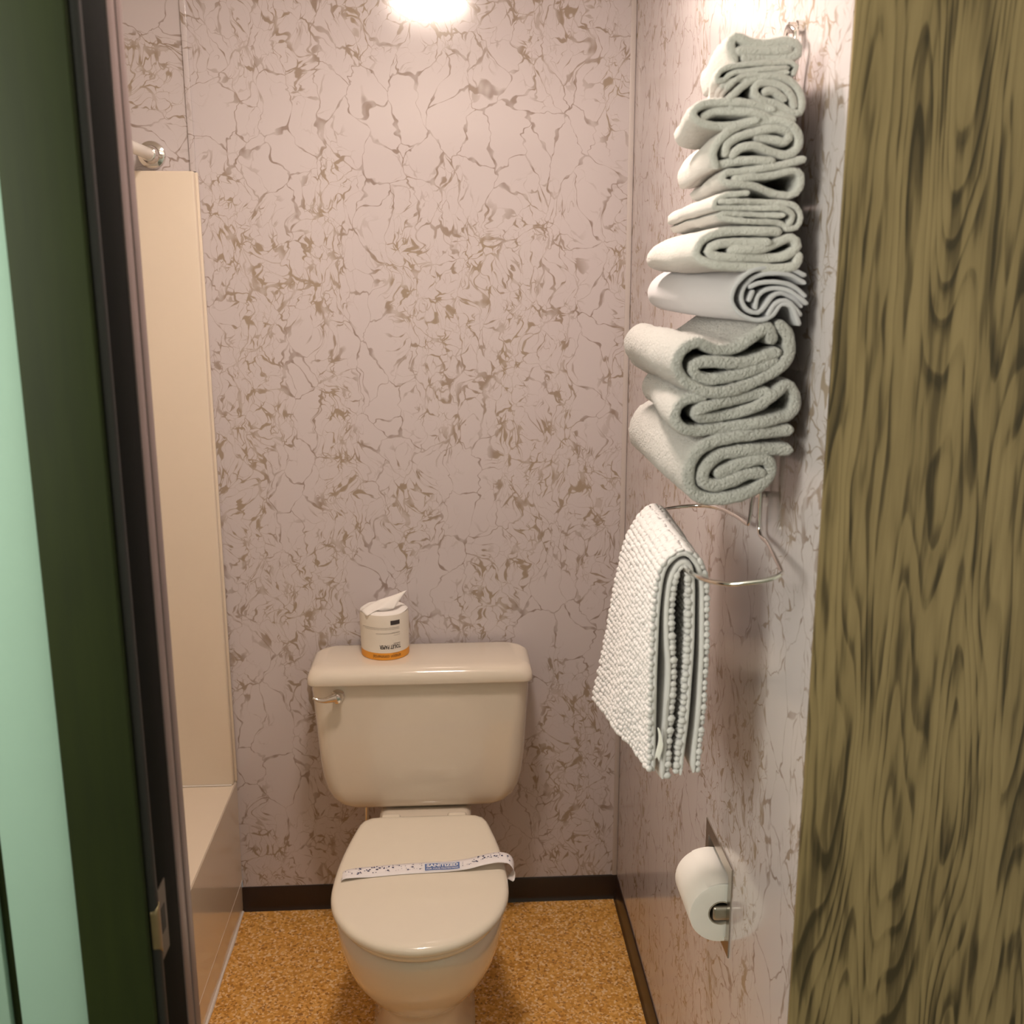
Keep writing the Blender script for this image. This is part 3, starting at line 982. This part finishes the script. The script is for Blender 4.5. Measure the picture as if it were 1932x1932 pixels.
TOW = [
    ('bath_towel', 'thick rolled terry towel at the very bottom of the stack', 'towel2', -1.262, 0.38, 0.0156, 0.0009, [[(0.3879, 1.4272), (0.3438, 1.4224), (0.304, 1.4152), (0.282, 1.4018), (0.2741, 1.3777), (0.2806, 1.3557), (0.3037, 1.3463), (0.344, 1.3532), (0.3685, 1.3684), (0.3725, 1.3855), (0.3599, 1.3937), (0.3375, 1.3883), (0.3121, 1.3773)], [(0.3885, 1.4039), (0.348, 1.404), (0.3111, 1.3983), (0.2933, 1.3824), (0.293, 1.3677), (0.3078, 1.3627), (0.327, 1.3689), (0.343, 1.3753), (0.3591, 1.3767)]]),
    ('bath_towel', 'thick flat-folded terry towel second from the bottom of the stack', 'towel2', -1.262, 0.33, 0.0135, 0.0296, [[(0.2874, 1.4677), (0.2654, 1.4624), (0.2563, 1.4514), (0.2567, 1.4388), (0.2698, 1.4284), (0.2954, 1.4281), (0.3432, 1.4345), (0.3798, 1.4416), (0.3947, 1.4486), (0.396, 1.4676), (0.3857, 1.4795), (0.3719, 1.4694), (0.3424, 1.4515), (0.298, 1.4424), (0.2811, 1.4465), (0.2887, 1.4551), (0.3258, 1.4631), (0.3614, 1.471)]]),
    ('bath_towel', 'widest thick rolled towel third from the bottom of the stack', 'towel2', -1.262, 0.34, 0.0141, 0.0025, [[(0.3644, 1.5324), (0.359, 1.5447), (0.3475, 1.5379), (0.3231, 1.5219), (0.2995, 1.5212), (0.2795, 1.529), (0.2617, 1.5214), (0.2552, 1.506), (0.2621, 1.489), (0.2808, 1.4756), (0.3048, 1.4715), (0.3409, 1.4806), (0.3719, 1.4968), (0.3845, 1.513), (0.3833, 1.5346), (0.3739, 1.5469)], [(0.3693, 1.5162), (0.3334, 1.5048), (0.2954, 1.5066), (0.2766, 1.5028), (0.2794, 1.4912), (0.2962, 1.4864), (0.3277, 1.4916), (0.3683, 1.5054)]]),
    ('hand_towel', 'thin smooth lilac-white folded towel in the middle of the stack', 'flat', -1.262, 0.38, 0.0051, -0.0217, [[(0.398, 1.6029), (0.3812, 1.6097), (0.3593, 1.6116), (0.3362, 1.6067), (0.3205, 1.5933), (0.3155, 1.5775), (0.3219, 1.5639), (0.3356, 1.5555), (0.3515, 1.5531), (0.3637, 1.5592), (0.3717, 1.5705), (0.3828, 1.569), (0.3898, 1.5576), (0.3935, 1.5492)], [(0.3978, 1.5946), (0.3816, 1.6029), (0.3596, 1.6047), (0.3412, 1.6003), (0.33, 1.5895), (0.3276, 1.576), (0.3344, 1.5646), (0.3463, 1.5615), (0.3545, 1.5691), (0.3618, 1.5789), (0.3718, 1.5831), (0.3854, 1.5785), (0.3954, 1.569)], [(0.337, 1.5902), (0.3508, 1.5947), (0.3711, 1.5947), (0.3871, 1.5894), (0.3986, 1.5803)], [(0.3436, 1.5676), (0.3469, 1.5804), (0.3598, 1.5882), (0.3779, 1.5867), (0.3917, 1.5788), (0.4007, 1.572)], [(0.3582, 1.56), (0.3654, 1.5713), (0.377, 1.5751), (0.3868, 1.5675), (0.3944, 1.5591)], [(0.3362, 1.5759), (0.3397, 1.5842)]]),
    ('hand_towel', 'folded white towel directly above the smooth lilac-white one', 'towel', -1.262, 0.32, 0.0106, 0.0094, [[(0.3645, 1.65), (0.3135, 1.6507), (0.2861, 1.6448), (0.2751, 1.6323), (0.2762, 1.622), (0.2951, 1.6138), (0.3308, 1.6118), (0.3698, 1.61), (0.3876, 1.6137), (0.3901, 1.6234)], [(0.3527, 1.6382), (0.3218, 1.6382), (0.2972, 1.636), (0.2883, 1.6286), (0.2994, 1.6227), (0.3381, 1.6219), (0.3722, 1.6227), (0.3879, 1.6338), (0.3803, 1.6434), (0.3621, 1.6368), (0.3454, 1.6311), (0.3145, 1.6301)]]),
    ('hand_towel', 'tightly layered flat-folded white towel, sixth from the bottom of the stack', 'towel', -1.262, 0.3, 0.0066, 0.0123, [[(0.3269, 1.6907), (0.3041, 1.6885), (0.2922, 1.682), (0.2918, 1.6747), (0.3047, 1.6755), (0.3431, 1.6748), (0.3693, 1.6742), (0.3797, 1.6669), (0.3771, 1.6588)], [(0.2983, 1.6817), (0.3274, 1.6818), (0.3658, 1.6804), (0.3838, 1.6757), (0.3891, 1.6647), (0.3851, 1.6544), (0.3744, 1.653)], [(0.3673, 1.6673), (0.328, 1.6687), (0.3019, 1.6692), (0.296, 1.666), (0.3053, 1.6631), (0.3361, 1.6605), (0.3639, 1.6596), (0.3782, 1.653)]]),
    ('hand_towel', 'narrow folded towel squeezed below the large spiral roll', 'towel', -1.258, 0.24, 0.0086, 0.0221, [[(0.3882, 1.7266), (0.3663, 1.7207), (0.3269, 1.7148), (0.3041, 1.7119), (0.2991, 1.7061), (0.3077, 1.7011), (0.3353, 1.699), (0.3556, 1.6926), (0.3789, 1.689), (0.3885, 1.697), (0.3885, 1.7101), (0.3789, 1.7151), (0.3577, 1.7106), (0.3272, 1.7076), (0.3151, 1.7062)]]),
    ('hand_towel', 'rolled towel showing a large open spiral in the upper stack', 'towel', -1.258, 0.26, 0.0097, 0.0196, [[(0.2924, 1.7204), (0.2889, 1.7311), (0.2943, 1.7446), (0.3067, 1.756), (0.3245, 1.7632), (0.3546, 1.7676), (0.3739, 1.7621), (0.3837, 1.7501), (0.3822, 1.7373), (0.3711, 1.7318), (0.3533, 1.735), (0.3347, 1.7406), (0.3197, 1.7384), (0.3109, 1.7312)], [(0.3032, 1.7333), (0.3043, 1.7418), (0.3176, 1.7504), (0.34, 1.7562), (0.3611, 1.7592), (0.3728, 1.7536), (0.3695, 1.7451), (0.3541, 1.7478), (0.3388, 1.7505)], [(0.2992, 1.7212), (0.3203, 1.7255), (0.3539, 1.725)]]),
    ('washcloth', 'folded washcloth directly above the large spiral roll', 'towel', -1.258, 0.17, 0.0098, 0.0195, [[(0.3742, 1.7684), (0.3571, 1.7761), (0.3386, 1.7822), (0.3159, 1.7851), (0.2903, 1.7853), (0.2725, 1.7817), (0.2653, 1.774), (0.2701, 1.7663), (0.2853, 1.7611), (0.3095, 1.7617), (0.3334, 1.7668)], [(0.2789, 1.7706), (0.2892, 1.7763), (0.3133, 1.7767), (0.3376, 1.7738), (0.3515, 1.7683)]]),
    ('washcloth', 'small loosely curled washcloth third from the top of the stack', 'towel', -1.258, 0.22, 0.0086, 0.0287, [[(0.3052, 1.7889), (0.3167, 1.8002), (0.3342, 1.8107), (0.3566, 1.8123), (0.3751, 1.8048), (0.3842, 1.791), (0.3836, 1.7762), (0.3723, 1.7762), (0.3582, 1.7838), (0.3414, 1.7878), (0.332, 1.7947), (0.3345, 1.8038), (0.3479, 1.806), (0.3648, 1.8006), (0.3745, 1.7895), (0.3764, 1.7825)], [(0.3086, 1.7806), (0.331, 1.785), (0.3509, 1.7788)], [(0.3439, 1.7962), (0.3529, 1.797), (0.3639, 1.7894)]]),
    ('washcloth', 'thin flat-folded washcloth second from the top of the stack', 'towel', -1.258, 0.16, 0.006, 0.0294, [[(0.3737, 1.8152), (0.3771, 1.8222), (0.3701, 1.8262), (0.3364, 1.8249), (0.3052, 1.8219), (0.292, 1.8152), (0.2902, 1.8069), (0.2984, 1.8076), (0.3085, 1.8153), (0.3368, 1.8183), (0.3666, 1.8207)], [(0.3017, 1.8), (0.3161, 1.8112), (0.337, 1.8135), (0.3654, 1.8158)], [(0.2971, 1.8021), (0.3103, 1.8084), (0.3223, 1.8085)]]),
    ('washcloth', 'puffy folded washcloth on the very top of the stack', 'towel', -1.255, 0.2, 0.0116, 0.0161, [[(0.3086, 1.8303), (0.3049, 1.8447), (0.3098, 1.8522), (0.3242, 1.8469), (0.3407, 1.8451), (0.3645, 1.8478), (0.3776, 1.842), (0.3773, 1.8345), (0.3594, 1.8329), (0.322, 1.8314)], [(0.3157, 1.8379), (0.3396, 1.8382), (0.3665, 1.8392)]]),
]
for i, (nm, lb_, mt, yn, L, th, dx, rib) in enumerate(TOW):
    towel(nm, lb_, mt, yn, L, th, dx, rib, i+1)

# ------------------------------------------------------------------ chenille mat folded over the rack ring
import numpy as np
mat_o = thing('bath_mat', 'white chenille bath mat folded over the chrome ring below the towels', 'bath mat', (.285, -1.08, .965))
def U(left, top, right, N):
    """polyline left-bottom -> over the top -> right-bottom, resampled to N points"""
    pts = smooth_path([(x, 0, z) for x, z in list(reversed(left))+top+right], .003)
    d = [0]
    for a, b in zip(pts, pts[1:]):
        d.append(d[-1]+(b-a).length)
    out = []
    k = 0
    for i in range(N):
        t_ = d[-1]*i/(N-1)
        while k < len(d)-2 and d[k+1] < t_:
            k += 1
        f = (t_-d[k])/max(1e-9, d[k+1]-d[k])
        p = pts[k].lerp(pts[k+1], f)
        out.append((p.x, p.z))
    return np.array(out), d[-1]
N = 150
near_o, len_o = U([(.2690, 1.2560), (.2600, 1.2380), (.2560, 1.1995), (.2545, 1.1506), (.2545, 1.0883), (.2560, .9728)], [(.2850, 1.2655)], [(.3000, 1.2560), (.3095, 1.2320), (.3123, 1.1902), (.3137, 1.1286), (.3132, 1.0657), (.3088, .9690)], N)
far_o, _ = U([(.2790, 1.2560), (.2680, 1.2350), (.2560, 1.1984), (.2425, 1.1195), (.2300, 1.0413), (.2150, .9680)], [(.2945, 1.2690)], [(.3090, 1.2600), (.3170, 1.2320), (.3200, 1.1902), (.3225, 1.1286), (.3215, 1.0657), (.3180, .9690)], N)
near_i, len_i = U([(.2765, 1.2470), (.2695, 1.2274), (.2670, 1.1912), (.2685, 1.1504), (.2725, 1.1089), (.2710, 1.0457), (.2685, .9615)], [(.2855, 1.2545)], [(.2945, 1.2480), (.2985, 1.2269), (.3000, 1.1905), (.3005, 1.1495), (.2990, 1.0871), (.2960, 1.0235), (.2915, .9662)], N)
far_i, _ = U([(.2860, 1.2470), (.2760, 1.2274), (.2670, 1.1912), (.2560, 1.1204), (.2440, 1.0457), (.2320, .9635)], [(.2948, 1.2570)], [(.3030, 1.2500), (.3080, 1.2269), (.3110, 1.1905), (.3120, 1.1495), (.3100, 1.0871), (.3070, 1.0235), (.3040, .9662)], N)
def sheet_pt(near, far, t_, v):
    f = t_*(N-1)
    i = min(int(f), N-2)
    a = near[i]+(near[i+1]-near[i])*(f-i)
    b = far[i]+(far[i+1]-far[i])*(f-i)
    p = a+(b-a)*v
    e = abs(t_-.5)*2
    y = -1.203+.250*v+.006*noise.noise(Vector((t_*9, v*4, 2)))*e
    ripple = .0022*math.sin(v*9+t_*3)*e*(v*(1-v)*4)
    droop = .008*(4*v*(1-v))*max(0, e-.9)/.1*(1 if t_ < .5 else .3)
    return Vector((p[0]+ripple, y, p[1]+droop*0))
def sheet_frame(near, far, t_, v):
    e = 1e-3
    p = sheet_pt(near, far, t_, v)
    du = sheet_pt(near, far, min(1, t_+e), v)-sheet_pt(near, far, max(0, t_-e), v)
    dv = sheet_pt(near, far, t_, min(1, v+e))-sheet_pt(near, far, t_, max(0, v-e))
    du.normalize(); dv.normalize()
    return p, du, dv, dv.cross(du).normalized()
ico = bmesh.new()
bmesh.ops.create_icosphere(ico, subdivisions=2, radius=1)
ico.verts.ensure_lookup_table()
ICV = np.array([v.co[:] for v in ico.verts])
ICF = np.array([[v.index for v in f.verts] for f in ico.faces])
ico.free()
ico = bmesh.new()
bmesh.ops.create_icosphere(ico, subdivisions=1, radius=1)
ICV1 = np.array([v.co[:] for v in ico.verts])
ICF1 = np.array([[v.index for v in f.verts] for f in ico.faces])
ico.free()
def sheet(name, near, far, ln, outward, hi):
    th = .0082
    bm = bmesh.new()
    nu, nv = 120, 40
    rows = []
    for side in (1, -1):
        g = []
        for i in range(nu+1):
            r_ = []
            for j in range(nv+1):
                p, du, dv, nn = sheet_frame(near, far, i/nu, j/nv)
                e = min(i, nu-i)/2.0
                e2 = min(j, nv-j)/1.5
                k = min(1, .45+.55*e)*min(1, .55+.45*e2)
                r_.append(bm.verts.new(p+nn*(side*th*.5*k)))
            g.append(r_)
        rows.append(g)
    A, B = rows
    for g in rows:
        for i in range(nu):
            for j in range(nv):
                bm.faces.new((g[i][j], g[i+1][j], g[i+1][j+1], g[i][j+1]))
    for i in range(nu):
        for j in (0, nv):
            bm.faces.new((A[i][j], A[i+1][j], B[i+1][j], B[i][j]))
    for j in range(nv):
        for i in (0, nu):
            bm.faces.new((A[i][j], A[i][j+1], B[i][j+1], B[i][j]))
    layer = mk(name, bm, 'chenille', mat_o, sharp=80)
    pitch = .0080
    nt = int(ln/pitch)
    nvv = int(.250/pitch)
    V, F = [], []
    base = 0
    cv, cf = (ICV, ICF) if hi else (ICV1, ICF1)
    rn = random.Random(5)
    for i in range(nt):
        for j in range(nvv+1):
            t_ = (i+.5+rn.uniform(-.16, .16))/nt
            v = (j+(.5 if i % 2 else .05)+rn.uniform(-.16, .16))/(nvv+.5)
            v = min(max(v, .006), .994)
            p, du, dv, nn = sheet_frame(near, far, t_, v)
            sgn = 1 if outward else -1
            top = math.exp(-((t_-.5)/.045)**2)
            r = (.0042 if hi else .0050)*rn.uniform(.86, 1.12)
            rx, ry, rz_ = r*(1.05+.5*top), r*(1.0), r*(1.15-.55*top)
            if not outward:
                rz_ *= .9
            c = np.array(p+nn*(sgn*(th*.5+rz_*.30)))
            R_ = np.array([du[:], dv[:], nn[:]])
            V.append((cv*np.array([rx, ry, rz_]))@R_+c)
            F.append(cf+base)
            base += len(cv)
    V = np.concatenate(V); F = np.concatenate(F)
    me = bpy.data.meshes.new('chenille_nubs')
    me.vertices.add(len(V)); me.vertices.foreach_set('co', V.astype(np.float32).ravel())
    me.loops.add(F.size); me.loops.foreach_set('vertex_index', F.astype(np.int32).ravel())
    me.polygons.add(len(F)); me.polygons.foreach_set('loop_start', np.arange(0, F.size, 3, dtype=np.int32))
    me.polygons.foreach_set('loop_total', np.full(len(F), 3, dtype=np.int32))
    me.polygons.foreach_set('use_smooth', np.ones(len(F), dtype=bool))
    me.update(calc_edges=True)
    me.materials.append(M['chenille'])
    o = bpy.data.objects.new('chenille_nubs', me)
    C.objects.link(o)
    o.parent = layer
    o.matrix_parent_inverse = layer.matrix_world.inverted()
    o['kind'] = 'stuff'
# sheet_frame's normal points outward on this parametrisation when sign is checked once
_p, _du, _dv, _nn = sheet_frame(near_o, far_o, .15, .5)
OUT = _nn.x < 0
sheet('outer_layer', near_o, far_o, len_o, OUT, True)
sheet('inner_layer', near_i, far_i, len_i, not OUT, False)
# care tag hanging at the near edge
bm = bmesh.new()
quadgrid(bm, lambda u, v: Vector((.2585+.006*u+.002*math.sin(v*5), -1.206-.002*u, 1.035-.045*v-.012*u*(1-v)+.004*math.sin(u*4))), 6, 10)
tg = mk('care_tag', bm, 'paper', mat_o)
m_ = tg.modifiers.new('solid', 'SOLIDIFY'); m_.thickness = .0005
bpy.context.view_layer.update()
